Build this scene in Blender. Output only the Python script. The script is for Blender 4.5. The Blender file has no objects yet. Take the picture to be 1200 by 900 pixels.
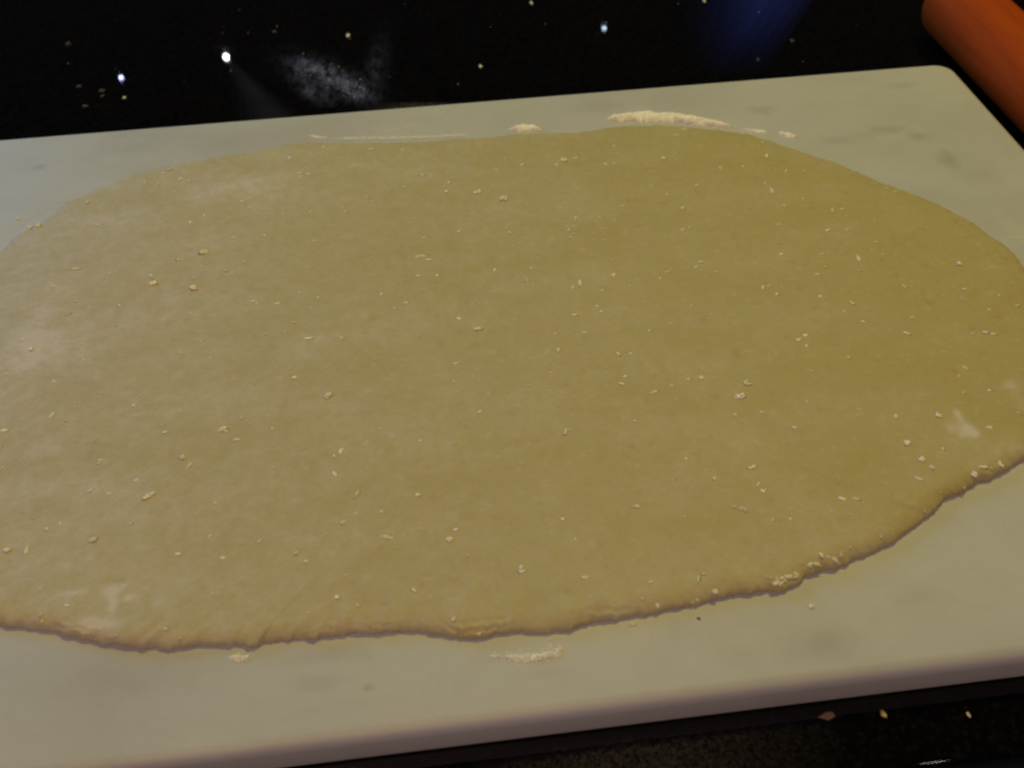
import bpy, math, random
import numpy as np
from mathutils import Matrix, Vector, kdtree, noise as mnoise

random.seed(7)
rng = np.random.default_rng(11)
sc = bpy.context.scene
col = sc.collection

# ------------------------------------------------------------------ camera
CAM_Z = 0.3192          # above the countertop (z = 0); board axes are the world axes
RIGHT = Vector((0.99304, -0.11564, -0.02239))
DOWN = Vector((-0.09902, -0.71658, -0.69044))
FWD = Vector((0.06380, 0.68785, -0.72305))
F_PX = 1105.06          # focal length in pixels of the 1200 px wide photograph
CAM = Vector((0.0, 0.0, CAM_Z))
cd = bpy.data.cameras.new('camera')
cam = bpy.data.objects.new('camera', cd)
col.objects.link(cam)
cd.sensor_width = 36.0
cd.angle = math.radians(57.0)
cd.clip_start = 0.01
cd.clip_end = 50
M = Matrix.Identity(4)
M.col[0][:3] = RIGHT
M.col[1][:3] = -DOWN
M.col[2][:3] = -FWD
M.col[3][:3] = CAM
cam.matrix_world = M
cd.dof.use_dof = True
cd.dof.focus_distance = 0.425
cd.dof.aperture_fstop = 11.0
sc.camera = cam

# ------------------------------------------------------------------ world, lamps, exposure
w = bpy.data.worlds.new('World')
sc.world = w
w.use_nodes = True
bg = w.node_tree.nodes['Background']
bg.inputs[0].default_value = (0.75, 0.62, 0.75, 1)
bg.inputs[1].default_value = 0.012
sc.view_settings.view_transform = 'Standard'
sc.view_settings.look = 'None'
sc.view_settings.exposure = 0.0
sc.view_settings.gamma = 1.0
sc.cycles.filter_width = 2.0


def lamp(name, loc, target, power, colour, size, size_y=None, spread=None):
    l = bpy.data.lights.new(name, 'AREA')
    l.energy = power
    l.color = colour
    l.size = size
    if size_y:
        l.shape = 'RECTANGLE'
        l.size_y = size_y
    if spread:
        l.spread = math.radians(spread)
    o = bpy.data.objects.new(name, l)
    col.objects.link(o)
    o.location = loc
    o.rotation_euler = (Vector(target) - Vector(loc)).to_track_quat('-Z', 'Y').to_euler()
    return o


def bulb(name, loc, power, colour, r):
    l = bpy.data.lights.new(name, 'POINT')
    l.energy = power
    l.color = colour
    l.shadow_soft_size = r
    o = bpy.data.objects.new(name, l)
    col.objects.link(o)
    o.location = loc
    return o


lamp('ceiling_lamp', (0.62, 1.16, 1.80), (0.02, 0.30, 0), 16.8, (1.0, 0.85, 0.16), 0.42, 0.12)
lamp('window', (-1.5, 2.0, 1.0), (-0.1, 0.35, 0), 18.5, (0.22, 0.52, 1.0), 0.9, 0.9)
lamp('front_fill', (-0.4, -0.9, 1.5), (-0.1, 0.2, 0), 13.2, (1.0, 0.67, 0.56), 0.9)  # added fill from the front, in place of light bounced round the room


def at(px, py, z):
    """Point of the horizontal plane z seen at pixel (px, py) of the 1200 x 900 photograph."""
    d = RIGHT * ((px - 600) / F_PX) + DOWN * ((py - 450) / F_PX) + FWD
    return CAM + d * ((z - CAM_Z) / d.z)


def mirrored(px, py, dist):
    """Where a lamp stands whose reflection in the countertop is seen at that pixel."""
    p = at(px, py, 0)
    d = (p - CAM).normalized()
    return p + Vector((d.x, d.y, -d.z)) * dist


bulb('glint_bulb', mirrored(265, 67, 1.3), 0.10, (1, 0.98, 0.95), 0.003)
bulb('glint_bulb', mirrored(142, 91, 1.3), 0.022, (0.45, 0.5, 1.0), 0.002)
bulb('glint_bulb', mirrored(708, 33, 1.3), 0.010, (0.6, 0.8, 1.0), 0.002)
# lamps added for reflections in the stone: an edge bulb, then blue panels
p_edge = at(1093, 889, -0.0005)      # spot on the counter edge for the added bulb's highlight
d_edge = (p_edge - CAM).normalized()
n_edge = Vector((0, -math.sin(math.radians(28)), math.cos(math.radians(28))))
bulb('glint_bulb', p_edge + (d_edge - n_edge * 2 * d_edge.dot(n_edge)) * 1.3, 1.1, (1, 0.97, 0.93), 0.02)  # added bulb, placed only to draw the edge highlight
for k, off in enumerate((-28, -14, 0, 12, 22)):  # unseen blue lamps, stacked to shape the soft blue reflection
    bw = lamp('blue_reflection_lamp', (0, 0, 0), (0, 0, -1), 0.00030, (0.12, 0.21, 1.0), 0.62, 0.60, 9.5)
    pa, pb = mirrored(862 + off, 100, 2.4), mirrored(934 + off, -6, 2.4)
    wz = (pa + (pb - pa) * 0.9 - at(896, -18, 0)).normalized()     # lamps shine along -Z
    wy = (pb - pa).normalized()
    wy = (wy - wz * wy.dot(wz)).normalized()
    wx = wy.cross(wz).normalized()
    B = Matrix.Identity(4)
    B.col[0][:3] = wx; B.col[1][:3] = wy; B.col[2][:3] = wz
    side = 1 if wx.x > 0 else -1
    B.col[3][:3] = pa + (pb - pa) * 0.9 - wx * side * 0.31
    bw.matrix_world = B

# ------------------------------------------------------------------ helpers
T = 0.0165              # thickness of the marble board


def tag(o, label=None, cat=None, group=None, kind=None):
    if label: o['label'] = label
    if cat: o['category'] = cat
    if group: o['group'] = group
    if kind: o['kind'] = kind
    return o


def mesh_obj(name, verts, faces, mat, parent=None, smooth=True):
    me = bpy.data.meshes.new(name)
    me.from_pydata([tuple(v) for v in verts], [], [tuple(int(i) for i in f) for f in faces])
    me.validate()
    if smooth:
        me.polygons.foreach_set('use_smooth', [True] * len(me.polygons))
    me.update()
    o = bpy.data.objects.new(name, me)
    col.objects.link(o)
    o.data.materials.append(mat)
    if parent: o.parent = parent
    return o


def grid_faces(n, m, wrap=False, base=0):
    """quads of an n x m vertex grid (index i*m+j); wrap closes the i direction"""
    i = np.arange(n if wrap else n - 1)
    j = np.arange(m - 1)
    I, J = np.meshgrid(i, j, indexing='ij')
    I2 = (I + 1) % n
    f = np.stack([I * m + J, I2 * m + J, I2 * m + J + 1, I * m + J + 1], -1).reshape(-1, 4)
    return f + base


def big_mesh(name, verts, quads, mat, attrs=None):
    me = bpy.data.meshes.new(name)
    nv, nf = len(verts), len(quads)
    me.vertices.add(nv)
    me.vertices.foreach_set('co', np.asarray(verts, np.float32).ravel())
    me.loops.add(nf * 4)
    me.loops.foreach_set('vertex_index', np.asarray(quads, np.int32).ravel())
    me.polygons.add(nf)
    me.polygons.foreach_set('loop_start', np.arange(0, nf * 4, 4, dtype=np.int32))
    me.polygons.foreach_set('loop_total', np.full(nf, 4, np.int32))
    me.polygons.foreach_set('use_smooth', np.ones(nf, bool))
    me.update(calc_edges=True)
    me.validate()
    for k, v in (attrs or {}).items():
        a = me.attributes.new(k, 'FLOAT', 'POINT')
        a.data.foreach_set('value', np.asarray(v, np.float32))
    o = bpy.data.objects.new(name, me)
    col.objects.link(o)
    me.materials.append(mat)
    return o


_tab = rng.random((256, 256))


def vnoise(x, y):
    """smooth 2-D value noise in -1..1"""
    xi = np.floor(x).astype(int); yi = np.floor(y).astype(int)
    fx = x - xi; fy = y - yi
    fx = fx * fx * (3 - 2 * fx); fy = fy * fy * (3 - 2 * fy)
    a = _tab[xi % 256, yi % 256]; b = _tab[(xi + 1) % 256, yi % 256]
    c = _tab[xi % 256, (yi + 1) % 256]; d = _tab[(xi + 1) % 256, (yi + 1) % 256]
    return ((a * (1 - fx) + b * fx) * (1 - fy) + (c * (1 - fx) + d * fx) * fy) * 2 - 1


def fbm(x, y, oct=4, gain=0.5):
    s = np.zeros_like(np.asarray(x, float)); amp = 1.0; t = 0
    for k in range(oct):
        s = s + amp * vnoise(x * 2 ** k + 17.3 * k, y * 2 ** k + 5.1 * k)
        t += amp; amp *= gain
    return s / t


# ------------------------------------------------------------------ materials
class NT:
    def __init__(self, name):
        self.m = bpy.data.materials.new(name)
        self.m.use_nodes = True
        self.t = self.m.node_tree
        self.b = self.t.nodes['Principled BSDF']

    def n(self, kind, **kw):
        o = self.t.nodes.new(kind)
        for k, v in kw.items():
            setattr(o, k, v)
        return o

    def l(self, a, b):
        self.t.links.new(a, b)

    def coord(self, scale=(1, 1, 1)):
        tc = self.n('ShaderNodeTexCoord')
        mp = self.n('ShaderNodeMapping')
        mp.inputs['Scale'].default_value = scale
        self.l(tc.outputs['Object'], mp.inputs['Vector'])
        return mp.outputs[0]

    def noise(self, vec, scale, detail=4, rough=0.5, dist=0.0):
        o = self.n('ShaderNodeTexNoise')
        o.inputs['Scale'].default_value = scale
        o.inputs['Detail'].default_value = detail
        o.inputs['Roughness'].default_value = rough
        o.inputs['Distortion'].default_value = dist
        self.l(vec, o.inputs['Vector'])
        return o.outputs['Fac']

    def ramp(self, fac, stops):
        o = self.n('ShaderNodeValToRGB')
        e = o.color_ramp.elements
        while len(e) < len(stops): e.new(0.5)
        for k, (p, c) in enumerate(stops):
            e[k].position = p
            e[k].color = (*c, 1) if len(c) == 3 else c
        self.l(fac, o.inputs[0])
        return o.outputs[0]

    def grey(self, fac, a, b):
        if a > b:
            return self.ramp(fac, [(b, (1, 1, 1)), (a, (0, 0, 0))])
        return self.ramp(fac, [(a, (0, 0, 0)), (b, (1, 1, 1))])

    def mix(self, fac, a, b, mode='MIX'):
        o = self.n('ShaderNodeMix', data_type='RGBA', blend_type=mode)
        for s, v in ((0, fac), (6, a), (7, b)):
            if isinstance(v, bpy.types.NodeSocket): self.l(v, o.inputs[s])
            elif isinstance(v, (int, float)): o.inputs[s].default_value = v
            else: o.inputs[s].default_value = (*v, 1)
        return o.outputs[2]

    def math(self, op, a, b=0.0, clamp=False):
        o = self.n('ShaderNodeMath', operation=op, use_clamp=clamp)
        for s, v in ((0, a), (1, b)):
            if isinstance(v, bpy.types.NodeSocket): self.l(v, o.inputs[s])
            else: o.inputs[s].default_value = v
        return o.outputs[0]

    def attr(self, name):
        return self.n('ShaderNodeAttribute', attribute_name=name).outputs['Fac']

    def bump(self, h, strength, dist):
        o = self.n('ShaderNodeBump')
        o.inputs['Strength'].default_value = strength
        o.inputs['Distance'].default_value = dist
        self.l(h, o.inputs['Height'])
        self.l(o.outputs[0], self.b.inputs['Normal'])

    def set(self, **kw):
        for k, v in kw.items():
            s = self.b.inputs[k.replace('_', ' ')]
            if isinstance(v, bpy.types.NodeSocket): self.l(v, s)
            elif isinstance(v, tuple): s.default_value = (*v, 1) if s.type == 'RGBA' else v
            else: s.default_value = v


def granite_mat():
    k = NT('black_granite')
    v = k.coord()
    vo = k.n('ShaderNodeTexVoronoi')
    vo.inputs['Scale'].default_value = 700
    k.l(v, vo.inputs['Vector'])
    fleck = k.ramp(vo.outputs['Color'], [(0.0, (0.0012, 0.0012, 0.0015)), (0.62, (0.0018, 0.0018, 0.002)), (0.9, (0.006, 0.0055, 0.0055))])
    big = k.noise(v, 90, 3)
    k.set(Base_Color=k.mix(k.math('MULTIPLY', k.grey(big, .5, .75), .4), fleck, (0.004, 0.0036, 0.0036)),
          Roughness=0.025, IOR=1.40)
    return k.m


def marble_mat(blots):
    k = NT('white_marble')
    v = k.coord()
    soft = k.noise(v, 9, 5, 0.55, 0.6)
    c = k.ramp(soft, [(0.25, (0.40, 0.405, 0.41)), (0.5, (0.46, 0.476, 0.485)), (0.75, (0.50, 0.518, 0.52))])
    vein = k.noise(k.coord((1, 2.2, 1)), 14, 6, 0.62, 1.4)
    c = k.mix(k.math('MULTIPLY', k.grey(k.math('ABSOLUTE', k.math('SUBTRACT', vein, 0.5)), 0.045, 0.0), 0.06), c, (0.26, 0.25, 0.235))
    # grey clouds of the stone, each where the slab has it
    dist = k.noise(v, 60, 4, 0.6)
    for (x, y, rx, ry, s) in blots:
        mp = k.n('ShaderNodeMapping')
        tc = k.n('ShaderNodeTexCoord')
        mp.inputs['Location'].default_value = (-x / rx, -y / ry, 0)
        mp.inputs['Scale'].default_value = (1 / rx, 1 / ry, 0)
        k.l(tc.outputs['Object'], mp.inputs['Vector'])
        ln = k.n('ShaderNodeVectorMath', operation='LENGTH')
        k.l(mp.outputs[0], ln.inputs[0])
        d = k.math('ADD', ln.outputs['Value'], k.math('MULTIPLY', k.math('SUBTRACT', dist, 0.5), 1.8))
        c = k.mix(k.math('MULTIPLY', k.grey(d, 1.1, 0.0), s * .8), c, (0.22, 0.205, 0.19))
    fine = k.noise(v, 900, 2)
    c = k.mix(0.06, c, fine, 'OVERLAY')
    k.set(Base_Color=c, Roughness=k.math('ADD', 0.46, k.math('MULTIPLY', fine, 0.12)), Specular_IOR_Level=0.3,
          Subsurface_Weight=0.12, Subsurface_Radius=(0.003, 0.0025, 0.002), Subsurface_Scale=1.0)
    k.bump(k.noise(v, 260, 3), 0.05, 0.0004)
    return k.m


def dough_mat():
    k = NT('rolled_dough')
    v = k.coord()
    a = k.noise(v, 38, 5, 0.6, 0.3)
    c = k.ramp(a, [(0.2, (0.389, 0.337, 0.150)), (0.5, (0.403, 0.352, 0.165)), (0.8, (0.422, 0.371, 0.190))])
    sp = k.noise(v, 300, 3, 0.55)
    c = k.mix(k.math('MULTIPLY', k.grey(sp, 0.57, 0.70), 0.55), c, (0.42, 0.295, 0.155))       # ochre flecks of egg and bran
    sp2 = k.noise(k.coord((1, 1.25, 1)), 210, 4, 0.6)
    c = k.mix(k.math('MULTIPLY', k.grey(sp2, 0.56, 0.72), 0.40), c, (0.52, 0.465, 0.28))        # pale mottling
    brown = k.noise(v, 130, 2, 0.5)
    c = k.mix(k.math('MULTIPLY', k.grey(brown, 0.63, 0.75), 0.5), c, (0.38, 0.26, 0.12))
    fl = k.attr('flour')  # flour cover, with the left side's cool light painted in
    grain = k.noise(v, 420, 4, 0.65)
    f = k.math('MULTIPLY', fl, k.math('ADD', 0.45, k.math('MULTIPLY', grain, 1.1)), True)
    c = k.mix(f, c, (0.575, 0.535, 0.475))
    k.set(Base_Color=c, Roughness=0.62, Specular_IOR_Level=0.28,
          Subsurface_Weight=0.2, Subsurface_Radius=(0.002, 0.0012, 0.0006), Subsurface_Scale=1.0)
    h = k.math('ADD', k.noise(v, 750, 4, 0.6), k.math('MULTIPLY', k.noise(v, 180, 3, 0.6), 1.2))
    k.bump(h, 0.22, 0.0006)
    return k.m


def flour_mat(name, colour, rough=0.9):
    k = NT(name)
    v = k.coord()
    t = k.attr('tone')
    g = k.noise(v, 1500, 3, 0.6)
    c = k.mix(k.math('MULTIPLY', g, 0.35), colour, tuple(x * 0.8 for x in colour))
    c = k.mix(t, c, (0.60, 0.54, 0.35))
    k.set(Base_Color=c, Roughness=rough, Specular_IOR_Level=0.2)
    k.set(Subsurface_Weight=0.35, Subsurface_Radius=(0.001, 0.001, 0.0008), Subsurface_Scale=1.0)
    k.bump(g, 0.25, 0.0003)
    return k.m


def film_mat(name, colour, scale, lo, hi, stretch=(1, 1, 1), amount=1.0):
    k = NT(name)
    g = k.noise(k.coord(stretch), scale, 6, 0.68)
    f = k.math('MULTIPLY', k.math('MULTIPLY', k.attr('cover'), k.grey(g, lo, hi)), amount, True)
    k.set(Base_Color=colour, Roughness=0.95, Specular_IOR_Level=0.1, Alpha=f)
    return k.m


def wood_mat():
    k = NT('varnished_wood')
    v = k.coord((9, 0.8, 9))
    g = k.noise(v, 9, 6, 0.6, 0.8)
    c = k.ramp(g, [(0.3, (0.297, 0.048, 0.0060)), (0.55, (0.370, 0.062, 0.0080)), (0.75, (0.420, 0.076, 0.0100))])
    pore = k.noise(k.coord((60, 3, 60)), 12, 3)
    c = k.mix(k.math('MULTIPLY', k.grey(pore, 0.6, 0.75), 0.25), c, (0.12, 0.035, 0.014))
    k.set(Base_Color=c, Roughness=0.65, Specular_IOR_Level=0.05)
    k.bump(pore, 0.08, 0.0003)
    return k.m


M_GRANITE = granite_mat()
blot_px = [(46, 196, 12, 5, .55), (890, 130, 22, 7, .5), (1042, 153, 34, 7, .5), (1075, 160, 26, 8, .5), (985, 165, 45, 9, .3),
           (1110, 186, 16, 12, .45), (1000, 95, 70, 9, .15), (1055, 100, 30, 6, .3), (1150, 205, 40, 12, .2), (960, 755, 60, 28, .4),
           (870, 770, 40, 20, .15), (432, 806, 9, 6, .5), (370, 800, 45, 18, .3), (380, 770, 60, 14, .25), (640, 790, 30, 10, .25),
           (130, 800, 80, 30, .15), (1080, 700, 50, 16, .2), (700, 125, 60, 8, .2), (150, 175, 40, 8, .15), (480, 140, 70, 8, .12)]
blots = []
for (px, py, rx, ry, s) in blot_px:
    p = at(px, py, T)
    blots.append((p.x, p.y, (at(px + rx, py, T) - p).length, (at(px, py + ry, T) - p).length, s))
M_MARBLE = marble_mat(blots)
M_DOUGH = dough_mat()
M_FLOUR = flour_mat('loose_flour', (0.93, 0.91, 0.80))
M_CRUMB = flour_mat('flour_crumb', (0.84, 0.78, 0.62))
M_DULL = flour_mat('dull_crumb', (0.07, 0.066, 0.062))
M_BROWN = flour_mat('dry_dough_crumb', (0.20, 0.13, 0.085))
M_YELLOW = flour_mat('yellow_crumb', (0.62, 0.55, 0.22))
M_WOOD = wood_mat()

# ------------------------------------------------------------------ countertop (the surface everything rests on)
CE = 0.109              # y of the counter's rounded front edge
R_E = 0.0024
prof = [(2.2, 0.0)] + [(y, 0.0) for y in np.linspace(1.2, CE + R_E + 0.002, 14)] + [(CE + R_E + 0.0005, 0.0)]
for a in np.linspace(90, 180, 14):
    prof.append((CE + R_E + R_E * math.cos(math.radians(a)), -R_E + R_E * math.sin(math.radians(a))))
prof += [(CE, -R_E - 0.001), (CE, -0.04), (1.2, -0.0401), (2.2, -0.0401)]
xs = np.linspace(-1.8, 1.8, 9)
vv = [(x, y, z) for x in xs for (y, z) in prof]
o = mesh_obj('countertop', vv, [f[::-1] for f in grid_faces(len(xs), len(prof))], M_GRANITE)
tag(o, 'polished black granite countertop with a rounded front edge', kind='structure')

# ------------------------------------------------------------------ marble board
BX1, BY0, BY1 = 0.3394, 0.1350, 0.5349
BX0 = -0.345


def rounded_rect(inset, r, n=14):
    pts = []
    for (cx_, cy_, a0) in ((BX1, BY1, 0), (BX0, BY1, 90), (BX0, BY0, 180), (BX1, BY0, 270)):
        sx = 1 if cx_ == BX1 else -1
        sy = 1 if cy_ == BY1 else -1
        rr = max(r - inset, 0.001)
        ox, oy = cx_ - sx * (inset + rr), cy_ - sy * (inset + rr)
        for a in np.linspace(a0, a0 + 90, n):
            pts.append((ox + rr * math.cos(math.radians(a)), oy + rr * math.sin(math.radians(a))))
    return pts


def build_board():
    rings = []
    fb, ft, rc = 0.0018, 0.0048, 0.0125
    for a in np.linspace(0, 90, 5):          # lower arris
        s, c = math.sin(math.radians(a)), math.cos(math.radians(a))
        rings.append((fb * (1 - s), fb * (1 - c)))
    for a in np.linspace(0, 90, 10):         # upper arris, worn round
        s, c = math.sin(math.radians(a)), math.cos(math.radians(a))
        rings.append((ft * (1 - c), T - ft * (1 - s)))
    rings.append((0.02, T)); rings.append((0.1, T)); rings.append((0.19, T))
    V = []; n = None
    for (ins, z) in rings:
        p = rounded_rect(ins, rc)
        n = len(p)
        V += [(x, y, z + 0.0002) for x, y in p]
    F = []
    for k in range(len(rings) - 1):
        for i in range(n):
            j = (i + 1) % n
            F.append((k * n + i, k * n + j, (k + 1) * n + j, (k + 1) * n + i))
    F.append(tuple((len(rings) - 1) * n + i for i in range(n)))
    F.append(tuple(n - 1 - i for i in range(n)))
    me = bpy.data.meshes.new('marble_board')
    me.from_pydata(V, [], F)
    me.polygons.foreach_set('use_smooth', [True] * len(me.polygons))
    me.update()
    o = bpy.data.objects.new('marble_board', me)
    col.objects.link(o)
    me.materials.append(M_MARBLE)
    return o


board = tag(build_board(), 'thick white marble pastry board with soft grey veins under the rolled dough', 'pastry board')
T = T + 0.0002

# ------------------------------------------------------------------ dough sheet
BACK = [(0, 292), (16, 274), (33, 265), (48, 257), (66, 242), (80, 233), (100, 224), (124, 214), (144, 205), (160, 202), (178, 196), (210, 189),
        (240, 184), (260, 180), (280, 177), (300, 174), (320, 170), (340, 166), (360, 163), (380, 165), (400, 165), (440, 165), (470, 164),
        (500, 163), (540, 160), (578, 158), (596, 155), (632, 153), (650, 154), (670, 153), (680, 152), (703, 148), (730, 145), (763, 144),
        (797, 145), (830, 148), (855, 151), (878, 155), (906, 163), (928, 171), (950, 179), (980, 187), (1000, 197), (1020, 205), (1040, 213),
        (1056, 219), (1075, 226), (1100, 236), (1120, 247), (1142, 258), (1160, 273), (1177, 283), (1190, 295), (1200, 308), (1214, 335),
        (1224, 370), (1230, 410)]
FRONT = [(1231, 450), (1227, 490), (1216, 523), (1200, 541), (1188, 548), (1175, 555), (1158, 563), (1142, 570), (1125, 578), (1107, 588),
         (1090, 604), (1080, 613), (1060, 627), (1040, 641), (1020, 650), (1000, 658), (980, 667), (960, 671), (946, 678), (936, 687),
         (920, 694), (890, 696), (860, 699), (840, 703), (820, 709), (800, 714), (770, 720), (740, 724), (720, 728), (690, 734), (660, 740),
         (640, 743), (620, 743), (580, 744), (560, 749), (544, 750), (524, 747), (500, 743), (470, 742), (440, 743), (410, 745), (380, 749),
         (350, 751), (320, 752), (312, 753), (305, 757), (302, 761), (284, 760), (266, 758), (244, 757), (226, 758), (204, 762), (180, 760),
         (160, 760), (142, 759), (120, 755), (100, 750), (80, 746), (60, 741), (40, 738), (20, 735), (0, 732), (-30, 722), (-60, 702),
         (-85, 665), (-100, 600), (-108, 540), (-105, 470), (-92, 410), (-70, 355), (-40, 318), (-16, 300)]
poly = [at(x, y, T + 0.0028) for x, y in BACK] + [at(x, y, T) for x, y in FRONT]
poly = np.array([(p.x, p.y) for p in poly])
nxt = np.roll(poly, -1, 0)
seg = np.hypot(*(nxt - poly).T)
cum = np.concatenate([[0], np.cumsum(seg)])
N = 1500
s_ = np.linspace(0, cum[-1], N, endpoint=False)
closed = np.vstack([poly, poly[:1]])
out = np.stack([np.interp(s_, cum, closed[:, 0]), np.interp(s_, cum, closed[:, 1])], 1)
for _ in range(3):      # take the corners of the trace off
    out = 0.25 * np.roll(out, 1, 0) + 0.5 * out + 0.25 * np.roll(out, -1, 0)
tan = np.roll(out, -1, 0) - np.roll(out, 1, 0)
tan /= np.hypot(*tan.T)[:, None]
nrm = np.stack([tan[:, 1], -tan[:, 0]], 1)
cen = np.array(at(600, 440, T))[:2]
if np.mean(np.sum(nrm * (out - cen), 1)) < 0: nrm = -nrm
frontness = np.clip(-nrm[:, 1] * 1.2 + 0.15, 0, 1)         # 1 on the near rim, 0 on the far one
ia = np.arange(N)
per = lambda f, sd: fbm(50 + f * np.cos(2 * np.pi * ia / N) + sd, 50 + f * np.sin(2 * np.pi * ia / N) - sd, 4, 0.6)
out = out + nrm * ((0.0005 + 0.0007 * frontness) * per(52, 3.0) + (0.00045 + 0.0004 * np.clip(per(8, 63.0) * 2, 0, 1)) * per(170, 9.0))[:, None]
Hrim = 0.0027 + 0.0021 * frontness + 0.0006 * per(14, 21.0) + 0.0005 * per(60, 71.0)


# rasters of detail height and of flour plus painted side light, 0.4 mm per cell
x0, y0 = out.min(0) - 0.004
x1, y1 = out.max(0) + 0.004
RES = 0.0004
W, Hh = int((x1 - x0) / RES) + 2, int((y1 - y0) / RES) + 2
gx, gy = np.meshgrid(x0 + RES * np.arange(W), y0 + RES * np.arange(Hh))
hmap = 0.00035 * fbm(gx * 22, gy * 30, 3) + 0.00014 * fbm(gx * 130, gy * 150, 3, 0.6) + 0.00005 * fbm(gx * 520, gy * 520, 2)
fmap = np.zeros_like(hmap)


def stamp(a, x, y, rx, ry, amp, ang=0.0, sharp=1.0):
    r = 3 * max(rx, ry)
    i0, i1 = int((y - r - y0) / RES), int((y + r - y0) / RES) + 2
    j0, j1 = int((x - r - x0) / RES), int((x + r - x0) / RES) + 2
    i0, j0 = max(i0, 0), max(j0, 0)
    i1, j1 = min(i1, Hh), min(j1, W)
    if i1 <= i0 or j1 <= j0: return
    dx = gx[i0:i1, j0:j1] - x; dy = gy[i0:i1, j0:j1] - y
    c, s = math.cos(ang), math.sin(ang)
    u = (dx * c + dy * s) / rx; v = (-dx * s + dy * c) / ry
    a[i0:i1, j0:j1] += amp * np.exp(-((u * u + v * v) ** sharp))


for k in range(1500):   # blisters, lumps and pits left by the pin
    x, y = rng.uniform(x0, x1), rng.uniform(y0, y1)
    r = 0.0005 + 0.0010 * rng.random() ** 2
    up = rng.random() < 0.68
    a_ = (0.00016 + 0.00040 * rng.random() ** 3) * (1 if up else -0.9)
    stamp(hmap, x, y, r * rng.uniform(.9, 1.8), r, a_, rng.uniform(0, 3.1), 1.5)
    if up and rng.random() < .5: stamp(fmap, x, y, r * 1.1, r * .8, rng.uniform(.1, .45), rng.uniform(0, 3.1))
# flour left on the dough, where the photograph has it: px, py, rx, ry, amount
for (px, py, rx, ry, am) in [(30, 405, 42, 26, .50), (45, 395, 22, 40, .35), (95, 395, 60, 20, .25), (70, 425, 40, 15, .2), (255, 225, 45, 14, .40), (300, 215, 40, 12, .40),
                             (330, 232, 60, 12, .25), (240, 285, 60, 16, .3), (345, 412, 30, 14, .35), (400, 470, 35, 14, .25),
                             (375, 395, 20, 8, .35), (130, 695, 9, 9, .85), (132, 708, 5, 7, .8), (142, 688, 8, 5, .5), (150, 700, 8, 5, .4), (112, 730, 24, 6, .75), (88, 695, 16, 5, .45),
                             (170, 662, 14, 6, .4), (1133, 502, 9, 9, .75), (1124, 487, 4, 8, .8), (1140, 506, 6, 5, .5), (1118, 500, 10, 8, .4), (1186, 450, 12, 8, .4), (1198, 470, 7, 16, .3),
                             (1190, 530, 50, 20, .3), (1110, 520, 60, 30, .16), (60, 660, 40, 16, .2), (60, 570, 60, 12, .28), (55, 525, 30, 8, .35), (215, 350, 60, 18, .22), (470, 380, 60, 20, .12),
                             (540, 480, 60, 30, .10), (40, 340, 40, 12, .25), (820, 560, 70, 20, .08), (110, 255, 30, 10, .2), (320, 180, 30, 6, .25), (420, 190, 60, 8, .15),
                             (500, 200, 60, 10, .15), (640, 250, 80, 15, .1), (145, 570, 50, 20, .15), (250, 470, 80, 25, .12), (180, 620, 60, 16, .1), (330, 640, 80, 20, .08)]:
    p = at(px, py, T + 0.005)
    stamp(fmap, p.x, p.y, (at(px + rx, py, T + 0.005) - p).length, (at(px, py + ry, T + 0.005) - p).length, am)
for k in range(150):    # scattered soft dabs
    x, y = x0 + (x1 - x0) * rng.random() ** 1.5, rng.uniform(y0, y1)
    r = rng.uniform(.002, .007)
    stamp(fmap, x, y, r * rng.uniform(1, 2.5), r, rng.uniform(.03, .16), rng.uniform(-.4, .4))
fmap *= 0.8
fmap += 0.62 * np.clip(0.30 * fbm(gx * 26, gy * 60, 5, 0.6) + 0.90 - (gx - x0) / (x1 - x0) * 0.98, 0, 1)  # paler towards the left: cool side light painted in with the flour
for (px, py, rx, ry, am) in [(130, 693, 8, 6, .8), (132, 709, 4, 5, .9), (143, 687, 5, 3, .5), (151, 700, 5, 4, .5), (112, 731, 22, 4, .6), (100, 727, 8, 3, .4), (126, 733, 8, 3, .5), (85, 694, 14, 3, .35),
                             (1137, 503, 5, 7, .7), (1127, 508, 5, 5, .5), (1124, 487, 3, 6, .8), (1143, 508, 6, 4, .4), (1113, 502, 3, 6, .35), (1183, 450, 7, 4, .5), (38, 395, 12, 10, .25), (22, 425, 14, 8, .25)]:
    p = at(px, py, T + 0.005)
    stamp(fmap, p.x, p.y, (at(px + rx, py, T + 0.005) - p).length, (at(px, py + ry, T + 0.005) - p).length, am, 0, 1.3)
fmap = np.clip(fmap * (0.8 + 0.55 * fbm(gx * 240, gy * 240, 4, .65)), 0, 1)


def sample(a, x, y):
    u = np.clip((x - x0) / RES, 0, W - 1.001); v = np.clip((y - y0) / RES, 0, Hh - 1.001)
    i, j = v.astype(int), u.astype(int)
    fu, fv = u - j, v - i
    return (a[i, j] * (1 - fu) + a[i, j + 1] * fu) * (1 - fv) + (a[i + 1, j] * (1 - fu) + a[i + 1, j + 1] * fu) * fv


# rings: fine near the rim, then evenly inwards
rad = np.hypot(*(out - cen).T)
inn = np.concatenate([[0.0, 0.0003, 0.0007, 0.0012, 0.0018, 0.0025, 0.0033, 0.0042, 0.0052, 0.0064, 0.0078, 0.0095]])
ts = np.linspace(0, 1, 150)[1:-1]
V = []; A = []; 
ROLL = 0.0078
dirs = (out - cen) / rad[:, None]
wr_n = per(30, 77.0)
lip = np.clip(0.24 + 0.22 * per(35, 31.0) + 0.22 * per(120, 13.0), 0.05, 0.75)   # how blunt the rim is, from place to place
fold = np.clip(per(9, 40.0) * 2.2, 0, 1) * frontness       # where the near rim shows layered ridges


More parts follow.
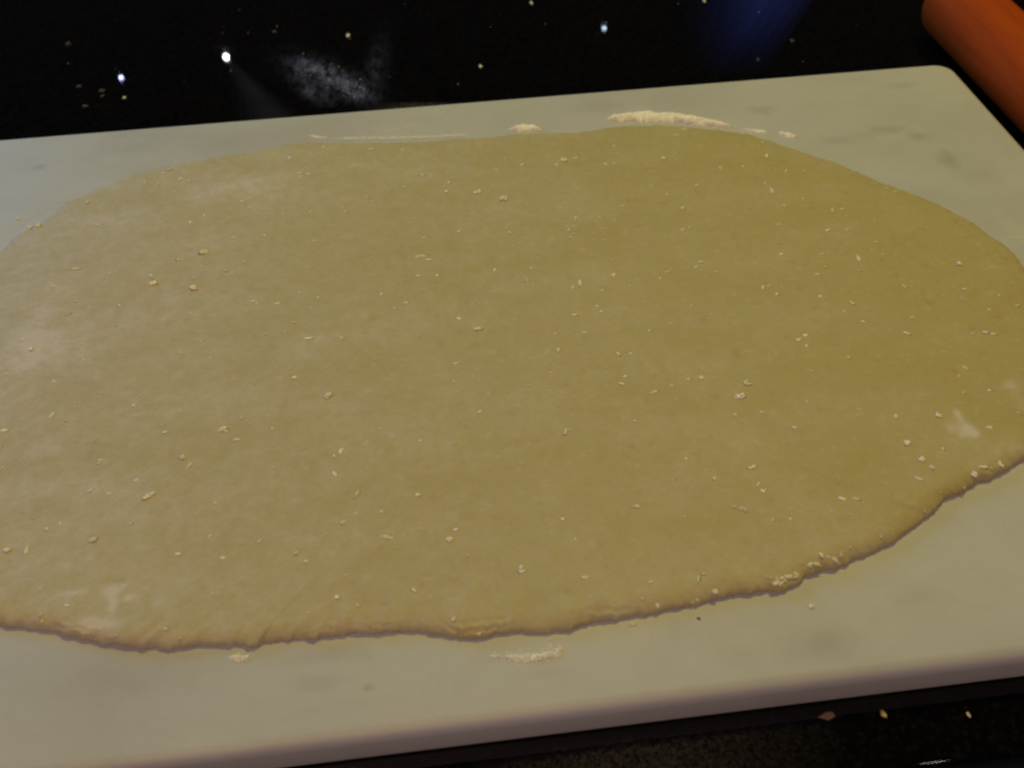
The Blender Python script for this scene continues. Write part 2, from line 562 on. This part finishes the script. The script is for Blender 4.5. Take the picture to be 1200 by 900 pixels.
def ring(inset):
    p = out - dirs * inset[:, None]
    d = inset
    t = np.clip(d / ROLL, 0, 1)
    prof_ = np.sqrt(np.clip(1 - (1 - t) ** 2, 0, 1))
    h = Hrim * (lip + (1 - lip) * prof_)
    far = np.clip(1 - d / 0.05, 0, 1)
    h = 0.0048 * (1 - far) + h * far if inset.max() > ROLL else h
    edge = np.clip(d / 0.002, 0.0, 1)
    h = h + sample(hmap, p[:, 0], p[:, 1]) * (0.35 + 0.65 * edge)
    h = h + fold * 0.00060 * np.sin(d * 2300 + 9 * wr_n) * np.exp(-(d / 0.006) ** 2) * np.clip(d / 0.001, 0, 1)
    return p, h


rows = []
p, h = ring(np.zeros(N)); 
inner = out - dirs * (0.0007 + 0.0008 * np.clip(per(60, 5.5), 0, 1))[:, None]
rows.append((inner, np.full(N, 0.0001)))                   # underside, tucked in below the rim
rows.append((out - dirs * 0.0001, Hrim * lip * 0.4))
for d in inn:
    rows.append(ring(np.full(N, d)))
base_in = inn[-1]
for t in ts:
    rows.append(ring(base_in + (rad - base_in) * t))
Rn = len(rows)
XY = np.stack([r[0] for r in rows], 1)                      # N x Rn x 2
ZZ = np.stack([r[1] for r in rows], 1)
verts = np.concatenate([XY, (ZZ + T)[..., None]], -1).reshape(-1, 3)
quads = grid_faces(N, Rn, wrap=True)
fl = sample(fmap, verts[:, 0], verts[:, 1])
verts = np.vstack([verts, [[cen[0], cen[1], T + 0.0048]]])
fl = np.append(fl, 0.1)
last = np.arange(N) * Rn + Rn - 1
ci = len(verts) - 1
cap = np.stack([last[0::2], last[(np.arange(0, N, 2) + 1) % N], np.roll(last, -2)[0::2], np.full(N // 2, ci)], 1)
dough = big_mesh('dough_sheet', verts, np.vstack([quads, cap]), M_DOUGH, {'flour': fl})  # flour cover plus the painted cool side light
if sum(pl.normal.z for pl in list(dough.data.polygons)[5 * Rn:5 * Rn + 40]) < 0:
    dough.data.flip_normals()
tag(dough, 'large oblong sheet of yellow dough rolled out flat on the marble board', 'dough')

kd = kdtree.KDTree(len(verts))
for i in range(0, len(verts)):
    kd.insert((verts[i, 0], verts[i, 1], 0), i)
kd.balance()


def dough_z(x, y):
    return max(verts[i][2] for (_, i, _) in kd.find_n((x, y, 0), 3))


# ------------------------------------------------------------------ rolling pin, lying beside the board
def build_pin():
    R0, rr, y_end, y_start = 0.0232, 0.009, 0.606, 0.30
    X0 = 0.3720
    pr = [(y_end, 0.0)]
    for a in np.linspace(0, 90, 14):
        pr.append((y_end - rr + rr * math.cos(math.radians(a)), R0 - rr + rr * math.sin(math.radians(a))))
    for y in np.linspace(y_end - rr - 0.01, y_start + rr, 16):
        pr.append((y, R0))
    for a in np.linspace(0, 90, 14):
        pr.append((y_start + rr - rr * math.sin(math.radians(a)), R0 - rr + rr * math.cos(math.radians(a))))
    pr.append((y_start, 0.0))
    n = 72
    V = [(r * math.sin(2 * math.pi * k / n), y - 0.45, r * math.cos(2 * math.pi * k / n)) for k in range(n) for (y, r) in pr]
    o = mesh_obj('rolling_pin', V, grid_faces(n, len(pr), wrap=True), M_WOOD)
    o.location = (X0, 0.45, R0 + 0.0002)
    o.rotation_euler = (0, 0, math.radians(0.6))
    return tag(o, 'reddish brown varnished wooden rolling pin lying on the counter beside the marble board', 'rolling pin')


build_pin()

# ------------------------------------------------------------------ loose flour
ICO_V, ICO_F = None, None


def ico(sub):
    import bmesh
    bm = bmesh.new()
    bmesh.ops.create_icosphere(bm, subdivisions=sub, radius=1)
    bm.verts.ensure_lookup_table()
    v = np.array([x.co[:] for x in bm.verts]); f = [[q.index for q in y.verts] for y in bm.faces]
    bm.free()
    return v, np.array(f)


ICO = {k: ico(k) for k in (1, 2, 3)}


def lump(sub, r, stretch, flat, rough=0.25):
    v, f = ICO[sub]
    off = Vector((random.random() * 90, random.random() * 90, random.random() * 90))
    d = np.array([1 + rough * 1.6 * mnoise.noise(Vector(p) * 1.4 + off) + rough * 0.8 * mnoise.noise(Vector(p) * 3.3 + off) for p in v])
    q = v * d[:, None] * r
    q[:, 0] *= stretch; q[:, 2] *= flat
    return q, f


def rotz(q, a):
    c, s = math.cos(a), math.sin(a)
    return np.stack([q[:, 0] * c - q[:, 1] * s, q[:, 0] * s + q[:, 1] * c, q[:, 2]], 1)


class Bag:
    def __init__(self): self.v = []; self.f = []; self.t = []; self.n = 0

    def add(self, q, f, at_, tone=0.0):
        self.v.append(q + np.array(at_)); self.f.append(np.asarray(f) + self.n); self.n += len(q)
        self.t.append(np.full(len(q), tone))

    def build(self, name, mat, origin=None):
        v = np.vstack(self.v)
        og = np.array(origin) if origin is not None else np.zeros(3)
        faces = [tuple(x) for f in self.f for x in f]
        o = mesh_obj(name, v - og, faces, mat)
        o.location = tuple(og)
        a = o.data.attributes.new('tone', 'FLOAT', 'POINT')
        a.data.foreach_set('value', np.concatenate(self.t).astype(np.float32))
        return o


def pile(spine, label, group=None, hgt=0.0016, base=None, grains=60, name='flour_pile', tone=0.0, ragged=0.35):
    """a little ridge of spilt flour: (px, py, half width in px) along its length"""
    zb = T if base is None else base
    P = [at(x, y, zb) for x, y, _ in spine]
    Wd = [(at(x, y + hw, zb) - at(x, y, zb)).length * 1.0 for x, y, hw in spine]
    n, m = 14 * (len(spine) - 1) + 1, 15
    u = np.linspace(0, len(spine) - 1, n)
    X = np.interp(u, range(len(spine)), [p.x for p in P]); Y = np.interp(u, range(len(spine)), [p.y for p in P])
    Wk = np.interp(u, range(len(spine)), Wd)
    tx, ty = np.gradient(X), np.gradient(Y)
    L = np.hypot(tx, ty) + 1e-9
    nx, ny = -ty / L, tx / L
    sd = random.random() * 50
    bag = Bag()
    v = np.linspace(-1, 1, m)
    VV = []
    for k in range(n):
        end = min(1, k / 3.0, (n - 1 - k) / 3.0)
        for q in v:
            side = 1 + ragged * float(vnoise(np.array(X[k] * 350 + sd), np.array(q * .8 + 3 + sd))) + ragged * .9 * float(vnoise(np.array(X[k] * 1500 + sd), np.array(np.sign(q) * 5.0))) * abs(q)
            d = q * Wk[k] * side * max(end, .15)
            x, y = X[k] + nx[k] * d, Y[k] + ny[k] * d
            hh = min(hgt, Wk[k] * 0.9) * max(0, 1 - q * q) ** 0.8 * end * (0.95 + 0.45 * float(fbm(np.array(x * 650 + sd), np.array(y * 650), 4, .6)))
            VV.append((x, y, zb - 0.0001 + max(hh, 0)))
    bag.add(np.array(VV), grid_faces(n, m)[:, ::-1], (0, 0, 0), tone)
    for g in range(int(grains * 1.4)):
        k = random.randrange(n)
        d = random.gauss(0, 0.62) * (Wk[k] + 0.0003)
        r = random.uniform(0.00012, 0.00034)
        q, f = lump(1, r, random.uniform(1, 1.8), 0.6)
        up = min(hgt, Wk[k] * .9) * max(0, 1 - (d / (Wk[k] + 1e-6)) ** 2) * .8
        bag.add(rotz(q, random.random() * 3), f, (X[k] + nx[k] * d, Y[k] + ny[k] * d, zb + r * .45 + up), tone)
    o = bag.build(name, M_FLOUR, (X[n // 2], Y[n // 2], zb))
    # tri/quad winding of the mound: make it face up
    return tag(o, label, 'flour', group)


G1 = 'flour spilt on the marble around the dough'
pile([(711, 140, 1.5), (722, 139, 3), (738, 137.5, 4.5), (755, 137, 6), (772, 138, 5), (790, 138.5, 5), (815, 142, 4.2), (838, 146, 3), (857, 149, 1.5)],
     'longest white ridge of flour on the marble along the far rim of the dough', G1, 0.0028, grains=420)
pile([(596, 153, 1), (603, 151.5, 2), (614, 150.5, 4), (624, 151, 3.5), (634, 153, 1)], 'small domed heap of white flour midway along the far rim of the dough', G1, 0.0022, grains=50)
pile([(870, 152.5, 1), (885, 153.5, 1.8), (899, 155.5, 1.5)], 'thin dash of flour just right of the longest flour ridge', G1, 0.0010, grains=24)
pile([(912, 156, 1.2), (922, 158, 2.6), (933, 161.5, 1.5)], 'short bright dab of flour, rightmost behind the far rim of the dough', G1, 0.0014, grains=24)
pile([(573, 769, 1), (580, 769.5, 2), (587, 769, 1)], 'tiny dash of flour left of the flour streak on the near marble', G1, 0.0008, grains=16)
pile([(592, 770, 2), (607, 771.5, 4.5), (625, 771, 4.5), (640, 769, 4.5), (652, 766, 4), (659, 759, 1.5)], 'bright ragged flour streak on the marble in front of the dough', G1, 0.0016, grains=260)
pile([(646, 761, 2.0), (645, 755, 1.4), (646, 749, 0.8)], 'faint flour wisp rising from the near flour streak to the dough rim', G1, 0.0004, grains=14, tone=.35)
pile([(269, 771.5, 2.5), (276, 770.5, 3.6), (284, 771, 3.2), (292, 770, 3)], 'small clump of pale flour below the torn tip of the near dough rim', G1, 0.0020, grains=45)
pile([(735, 732, 1.5), (740, 732, 2.2), (745, 731, 1.2)], 'small pale flour crumb heap in front of the dough, right of the bright streak', G1, 0.0008, grains=14, tone=.25)
pile([(362, 160, .7), (368, 160, 1.2), (376, 161.5, .9), (384, 161.5, .7)], 'short pale dash of flour on the marble at the left hump of the far rim', G1, 0.0008, grains=10, tone=.2)


# ---- crumbs one can pick out
def crumb(px, py, wpx, hpx, label, where='dough', mat=None, tone=0.0, ang=0.0, flat=0.5, cat='crumb', group=None, bits=1, name=None):
    z0 = {'dough': T + 0.0046, 'board': T, 'counter': 0.0}[where]
    p = at(px, py, z0)
    sc_ = .78 if where == 'counter' and py < 300 else 1.0
    a, b = sc_ * 0.8 * (at(px + wpx / 2, py, z0) - p).length, sc_ * 0.72 * (at(px, py + hpx / 2, z0) - p).length
    if where == 'dough':
        for _ in range(2):
            z0 = dough_z(p.x, p.y); p = at(px, py, z0)
    bag = Bag()
    for k in range(bits):
        rr = b * (0.85 if k == 0 else random.uniform(.4, .7))
        q, f = lump(3 if k == 0 else 2, 1.0, 1.0, 1.0, 0.55)
        q = q * np.array([a * (1 if bits == 1 else .75) * (1 if k == 0 else .6), b, min(a, b) * flat])
        dx = 0 if k == 0 else random.uniform(-.8, .8) * a
        dy = 0 if k == 0 else random.uniform(-.5, .5) * b
        q = rotz(q + np.array([dx, dy, 0]), ang)
        bag.add(q, f, (p.x, p.y, z0 + min(a, b) * flat * (0.25 if where == 'dough' else 0.6)), tone)
    o = bag.build(name or {'dough': 'flour_crumb', 'board': 'flour_crumb', 'counter': 'crumb'}[where], mat or M_CRUMB, (p.x, p.y, z0))
    return tag(o, label, cat, group)


GD = 'flour crumbs lying on the dough'
R_ = math.radians
for c in [
    (866, 465.5, 15, 8, 'white oblong flour crumb, brightest on the right half of the dough', dict(ang=R_(-8), bits=2)),
    (822, 443, 9, 5, 'small pale flour crumb up and left of the brightest crumb on the right half', dict(ang=R_(-25), tone=.25)),
    (875, 449, 12, 7, 'dull dough coloured crumb just above the brightest crumb on the right half', dict(tone=.75)),
    (173, 582, 20, 6, 'long slanting pale flake of flour on the left part of the dough', dict(ang=R_(28), bits=2, tone=.2)),
    (180, 332, 9, 7, 'pale pinkish white crumb, left one of a pair on the left dough', dict(ang=R_(35))),
    (226, 337, 10, 8, 'upright pale crumb with a shadow, right one of a pair on the left dough', dict(ang=R_(40), bits=2, tone=.1)),
    (262, 503, 12, 8, 'rounded pale crumb halfway down the left half of the dough', dict(tone=.3)),
    (214, 536, 12, 7, 'dull rounded lump on the dough, down and left of the rounded pale crumb', dict(tone=.55)),
    (384, 464, 14, 7, 'slanting broken flake on the dough left of its middle', dict(ang=R_(30), bits=3, tone=.25)),
    (661, 188, 9, 5, 'pale oval crumb near the far rim at the middle of the dough', dict(tone=.15)),
    (777, 186, 6, 5, 'pale round crumb on the dough below the longest flour ridge', dict(tone=.3)),
    (1063, 519.5, 10, 7, 'upper left of the two white crumbs near the right corner of the near rim', dict(ang=R_(25))),
    (1080, 538.5, 12, 8, 'lower right of the two white crumbs near the right corner of the near rim', dict(bits=2)),
    (1092, 548, 7, 6, 'dull round crumb tucked below the two white crumbs near the right corner', dict(tone=.45)),
    (1100, 487, 8, 8, 'round pale crumb beside the dusty flour patch at the right of the dough', dict(tone=.25)),
    (931, 501.5, 7, 6, 'round pale crumb right and below the brightest crumb on the right half', dict(tone=.3)),
    (527, 632, 8, 7, 'pale round crumb near the middle of the near rim', dict(tone=.3)),
    (209, 650, 8, 6, 'pale crumb on the dough near its lower left, right of the floury smudge', dict(tone=.25)),
    (395, 700, 7, 7, 'small bright crumb near the torn part of the near rim', dict(tone=.05)),
    (489, 580, 7, 6, 'tiny bright crumb on the lower middle of the dough', dict(tone=.2)),
    (560, 386, 13, 5, 'thin slanting flake near the very middle of the dough', dict(ang=R_(15), tone=.6)),
    (238, 296, 14, 6, 'low curled flake with a dark underside on the upper left of the dough', dict(tone=.6, ang=R_(10))),
    (110, 633, 12, 7, 'dull raised lump on the dough at the lower left', dict(tone=.6, ang=R_(20))),
    (8, 645, 11, 7, 'pale lump at the left margin of the photo, low on the dough', dict(tone=.3)),
    (870, 597, 13, 7, 'knobbly dough lump with tiny shadows at the lower right of the dough', dict(tone=.8, bits=3)),
    (562, 225, 7, 6, 'pale crumb on the dough at the upper middle, left of a duller one', dict(tone=.25)),
    (590, 233, 10, 6, 'duller crumb on the dough at the upper middle, right of a paler one', dict(tone=.5)),
    (1124, 309, 7, 5, 'pale crumb on the dough nearest the right end of the far rim', dict(tone=.3)),
    (45, 264.5, 7, 5, 'bright crumb on the far left rim of the dough', dict(tone=.1)),
    (35, 267, 6, 5, 'smaller pale crumb left of the bright crumb on the far left rim', dict(tone=.25)),
    (1142, 556, 9, 9, 'bright upright crumb stuck on the right end of the near rim', dict(bits=2, tone=.05)),
    (1153, 547.5, 12, 5, 'flat pale flake on the right end of the near rim', dict(tone=.2)),
    (1172, 544, 7, 8, 'pale crumb, rightmost on the near rim of the dough', dict(tone=.3)),
    (771, 710, 6, 6, 'pale crumb stuck to the near rim, right of the bright flour streak', dict(tone=.4)),
    (838, 693, 8, 8, 'pale crumb stuck to the near rim left of the crumbly stretch', dict(tone=.35)),
    (36, 409, 6, 7, 'bright white crumb in the floury patch at the left of the dough', dict()),
]:
    crumb(*c[:5], group=GD, **c[5])
crumb(950, 711, 10, 7, 'white crumb alone on the marble in front of the crumbly dough rim', 'board', tone=.1, group=G1, bits=2, flat=.35)
crumb(22, 257, 7, 3, 'tiny pale fleck on the marble behind the far left rim', 'board', tone=.3, group=G1)
crumb(819, 725, 5, 4, 'tiny brown speck on the marble in front of the dough', 'board', mat=M_BROWN, group=G1)

GC = 'crumbs lying on the black counter'
for c in [
    (970.5, 838.5, 21, 9, 'flat brown crumb on the black counter in front of the board', dict(mat=M_BROWN, flat=.5)),
    (1035, 837, 9, 10, 'knobbly yellow crumb on the black counter right of the flat brown crumb', dict(mat=M_YELLOW, bits=3)),
    (1135, 838, 4, 8, 'tiny upright pale speck, rightmost on the counter in front of the board', dict(tone=.2)),
    (80, 52, 8, 5, 'dull grey crumb, highest of the cluster behind the left end of the board', dict(mat=M_DULL)),
    (93, 102, 7, 5, 'dull crumb at the left of the cluster behind the left end of the board', dict(mat=M_DULL)),
    (120, 107, 10, 5, 'grey oblong crumb amid the cluster behind the left end of the board', dict(mat=M_DULL)),
    (120, 113, 7, 4, 'dim crumb just below the grey oblong crumb of the left cluster', dict(mat=M_DULL)),
    (100, 125, 11, 4, 'grey flat flake, lowest of the cluster behind the left end of the board', dict(mat=M_DULL, ang=R_(-12))),
    (146, 115, 6, 4, 'small pale crumb, rightmost of the cluster behind the board', dict(tone=.3, ang=R_(-30))),
    (322, 38, 7, 4, 'dim crumb on the counter above the flour smear', dict(mat=M_DULL)),
    (408, 42, 6, 5, 'small white crumb on the counter above the right end of the flour smear', dict()),
    (563, 78, 5, 6, 'tiny white crumb alone on the counter behind the middle of the board', dict()),
    (623, 4, 4, 6, 'tiny crumb on the counter at the very top of the photo', dict(tone=.3)),
    (825, 1, 4, 6, 'tiny crumb at the very top of the photo beside the blue reflection', dict(tone=.1)),
    (928, 48, 5, 6, 'dim crumb on the counter between the blue reflection and the rolling pin', dict(mat=M_DULL)),
    (888, 70, 4, 5, 'dim crumb on the counter close behind the board under the blue reflection', dict(mat=M_DULL)),
    (537, 99, 4, 4, 'dim crumb close to the far edge of the board at its middle', dict(mat=M_DULL)),
]:
    crumb(*c[:5], where='counter', group=GC, **c[5])

# ---- specks nobody could count
from bisect import bisect


def inside(x, y):
    d = np.array([x, y]) - cen
    a = np.argmin(np.abs(np.angle(np.exp(1j * (np.arctan2(d[1], d[0]) - np.arctan2(dirs[:, 1], dirs[:, 0]))))))
    return np.hypot(*d) < rad[a] - 0.002


bag = Bag()
k = 0
while k < 1150:
    x, y = rng.uniform(x0, x1), rng.uniform(y0, y1)
    if not inside(x, y): continue
    if float(fbm(np.array(x * 55), np.array(y * 55), 3)) < random.uniform(-.5, .25): continue
    if k % 3 and random.random() > 0.25 + float(sample(fmap, np.array([x]), np.array([y]))[0]) * 1.5 and random.random() < .6: continue
    r = 0.0002 + 0.0008 * random.random() ** 3.2
    q, f = lump(2 if r > .0005 else 1, r, random.uniform(1, 2.6), random.uniform(.2, .5), random.uniform(.3, .75))
    bag.add(rotz(q, random.gauss(.3, .9)), f, (x, y, dough_z(x, y)), min(1, max(0, random.gauss(.50, .3))))
    k += 1
# crumbly stretch and floury bits along the near rim
order = [i for i in range(N) if frontness[i] > 0.4]
for k in range(70):
    i = random.choice(order)
    px_ = out[i]
    dd = abs(random.gauss(0, .004))
    x, y = px_ - dirs[i] * dd
    r = .0002 + .0006 * random.random() ** 2
    q, f = lump(1, r, random.uniform(1, 1.8), .7)
    bag.add(rotz(q, random.random() * 3), f, (x, y, dough_z(x, y) + r * .1), min(1, max(0, random.gauss(.65, .25))))
for k in range(120):
    px = random.uniform(900, 990); py = np.interp(px, [905, 930, 950, 985], [684, 678, 666, 655]) + random.gauss(0, 3)
    p = at(px, py, T + .004)
    r = random.uniform(.0003, .0009)
    q, f = lump(2, r, random.uniform(1, 1.8), .8)
    if inside(p.x, p.y): bag.add(rotz(q, random.random() * 3), f, (p.x, p.y, dough_z(p.x, p.y) + r * .2), min(1, max(0, random.gauss(.4, .25))))
o = bag.build('flour_specks', M_CRUMB)
tag(o, 'countless tiny specks of flour scattered over the yellow dough', kind='stuff')

bag = Bag()
for k in range(24):
    px, py = random.uniform(0, 1080), random.uniform(0, 150)
    if py > 158 - px * 0.082: continue
    p = at(px, py, 0)
    r = random.uniform(.0001, .00035)
    q, f = lump(1, r, random.uniform(1, 2), .6)
    bag.add(rotz(q, random.random() * 3), f, (p.x, p.y, r * .4), random.uniform(.3, 1))
for k in range(70):     # grains within the smear
    t = random.random()
    px, py = 352 + 75 * t + random.gauss(0, 8), 74 + 34 * t + random.gauss(0, 7)
    if py > 118: continue
    p = at(px, py, 0)
    r = random.uniform(.0001, .0004)
    q, f = lump(1, r, random.uniform(1, 2), .6)
    bag.add(rotz(q, random.random() * 3), f, (p.x, p.y, r * .4), random.uniform(.2, .9))
o = bag.build('flour_dust', M_CRUMB)
tag(o, 'fine grains of flour scattered over the black counter behind the board', kind='stuff')


# ------------------------------------------------------------------ thin films: loose flour, and reflections painted on the counter
def film(name, box, z, fn, mat, label, cat, nx=90, ny=60, kind=None, group=None):
    xa, ya, xb, yb = box
    V = []; C_ = []
    for i in range(nx):
        for j in range(ny):
            px, py = xa + (xb - xa) * i / (nx - 1), ya + (yb - ya) * j / (ny - 1)
            p = at(px, py, z)
            V.append((p.x, p.y, z)); C_.append(fn(px, py))
    o = big_mesh(name, np.array(V), grid_faces(nx, ny)[:, ::-1], mat, {'cover': np.clip(C_, 0, 1)})
    return tag(o, label, cat, group, kind)


def gauss2(px, py, cx_, cy_, rx, ry, ang):
    c, s = math.cos(ang), math.sin(ang)
    u = ((px - cx_) * c + (py - cy_) * s) / rx; v = (-(px - cx_) * s + (py - cy_) * c) / ry
    return math.exp(-(u * u + v * v))


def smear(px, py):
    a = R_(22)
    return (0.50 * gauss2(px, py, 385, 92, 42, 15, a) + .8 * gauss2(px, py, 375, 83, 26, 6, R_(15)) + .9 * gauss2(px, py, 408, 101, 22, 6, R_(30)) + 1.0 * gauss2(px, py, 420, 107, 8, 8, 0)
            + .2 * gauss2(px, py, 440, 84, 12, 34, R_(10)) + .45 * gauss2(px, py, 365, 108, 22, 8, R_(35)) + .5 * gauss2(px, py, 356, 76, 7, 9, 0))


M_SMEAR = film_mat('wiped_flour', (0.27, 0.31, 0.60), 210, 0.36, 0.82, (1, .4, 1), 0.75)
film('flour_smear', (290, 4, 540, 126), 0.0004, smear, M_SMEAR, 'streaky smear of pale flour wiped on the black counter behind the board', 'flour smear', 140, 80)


def wedge(px, py):  # faint wedge-shaped reflection, painted as a pale film
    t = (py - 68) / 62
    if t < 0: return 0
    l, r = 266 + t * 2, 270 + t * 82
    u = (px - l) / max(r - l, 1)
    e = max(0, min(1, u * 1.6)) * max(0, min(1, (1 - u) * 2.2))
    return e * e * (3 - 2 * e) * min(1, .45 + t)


M_WEDGE_REFL = film_mat('painted_reflection', (0.32, 0.34, 0.62), 40, 0.0, 0.5, (1, 1, 1), 0.032)
film('wedge_reflection', (255, 62, 370, 142), 0.0006, wedge, M_WEDGE_REFL, 'faint grey wedge shaped reflection painted on the counter left of the flour smear', 'painted reflection', 80, 50)


def grainy(px, py):  # blurred lamp reflection in the stone, painted as a grainy film
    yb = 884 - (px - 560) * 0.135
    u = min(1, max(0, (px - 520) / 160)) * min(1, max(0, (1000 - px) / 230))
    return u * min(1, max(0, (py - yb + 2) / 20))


M_GRAINY_REFL = film_mat('painted_lamp_reflection', (0.30, 0.27, 0.32), 900, 0.38, 0.74, (1, 1, 1), 0.14)
film('grainy_reflection', (500, 826, 1010, 905), 0.0005, grainy, M_GRAINY_REFL, 'grainy lamp reflection painted on the black counter below the front of the board', 'flour dusting', 160, 50)


def bfilm(px, py):
    return (.8 * gauss2(px, py, 1022, 197, 22, 5, R_(20)) + .9 * gauss2(px, py, 1180, 262, 26, 9, R_(35)) + .8 * gauss2(px, py, 1195, 280, 14, 10, R_(40)))


def lfilm(px, py):
    return .9 * gauss2(px, py, 30, 256, 30, 6, R_(-32)) + .8 * gauss2(px, py, 2, 280, 16, 9, R_(-35)) + .6 * gauss2(px, py, 75, 232, 20, 4, R_(-25))


M_BFILM = film_mat('flour_veil', (0.82, 0.79, 0.70), 300, 0.30, 0.75, (1, 1, 1), 0.5)
film('flour_film', (980, 180, 1240, 300), T + .0003, bfilm, M_BFILM, 'thin veil of flour on the marble beside the right end of the far rim', 'flour film', 90, 50)
film('flour_film', (-20, 215, 110, 300), T + .0003, lfilm, M_BFILM, 'thin veil of flour on the marble beside the far left rim of the dough', 'flour film', 70, 50)
film('flour_film', (420, 120, 560, 168), T + .0003, lambda px, py: .6 * gauss2(px, py, 465, 150, 30, 14, 0) + .3 * gauss2(px, py, 500, 140, 40, 18, 0), M_BFILM,
     'thin veil of flour on the marble behind the middle left of the dough', 'flour film', 70, 30)

film('flour_line', (380, 152, 556, 170), T + .0004, lambda px, py: math.exp(-((py - np.interp(px, [386, 420, 470, 500, 540], [162.5, 162, 161.5, 160.5, 158.5])) / 1.7) ** 2)
     * min(1, max(0, (px - 384) / 20)) * min(1, max(0, (552 - px) / 14)), film_mat('flour_line', (0.88, 0.85, 0.74), 420, 0.30, 0.62, (1, 1, 1), 0.75),
     'thin broken line of flour hugging the far rim of the dough, left of its middle', 'flour film', 200, 30)

film('flour_film', (690, 118, 880, 160), T + .0004, lambda px, py: .75 * math.exp(-((py - np.interp(px, [705, 755, 800, 865], [140, 136, 138, 150])) / 5.5) ** 2) * min(1, max(0, (px - 695) / 18)) * min(1, max(0, (878 - px) / 18)),
     M_BFILM, 'dusty halo of flour round the longest white ridge on the marble', 'flour film', 100, 40)
film('flour_film', (560, 745, 680, 785), T + .0004, lambda px, py: .6 * math.exp(-((py - 769) / 6.5) ** 2 - ((px - 622) / 42) ** 4) + .4 * gauss2(px, py, 646, 757, 9, 10, 0),
     M_BFILM, 'dusty halo of flour round the bright streak on the near marble', 'flour film', 80, 40)
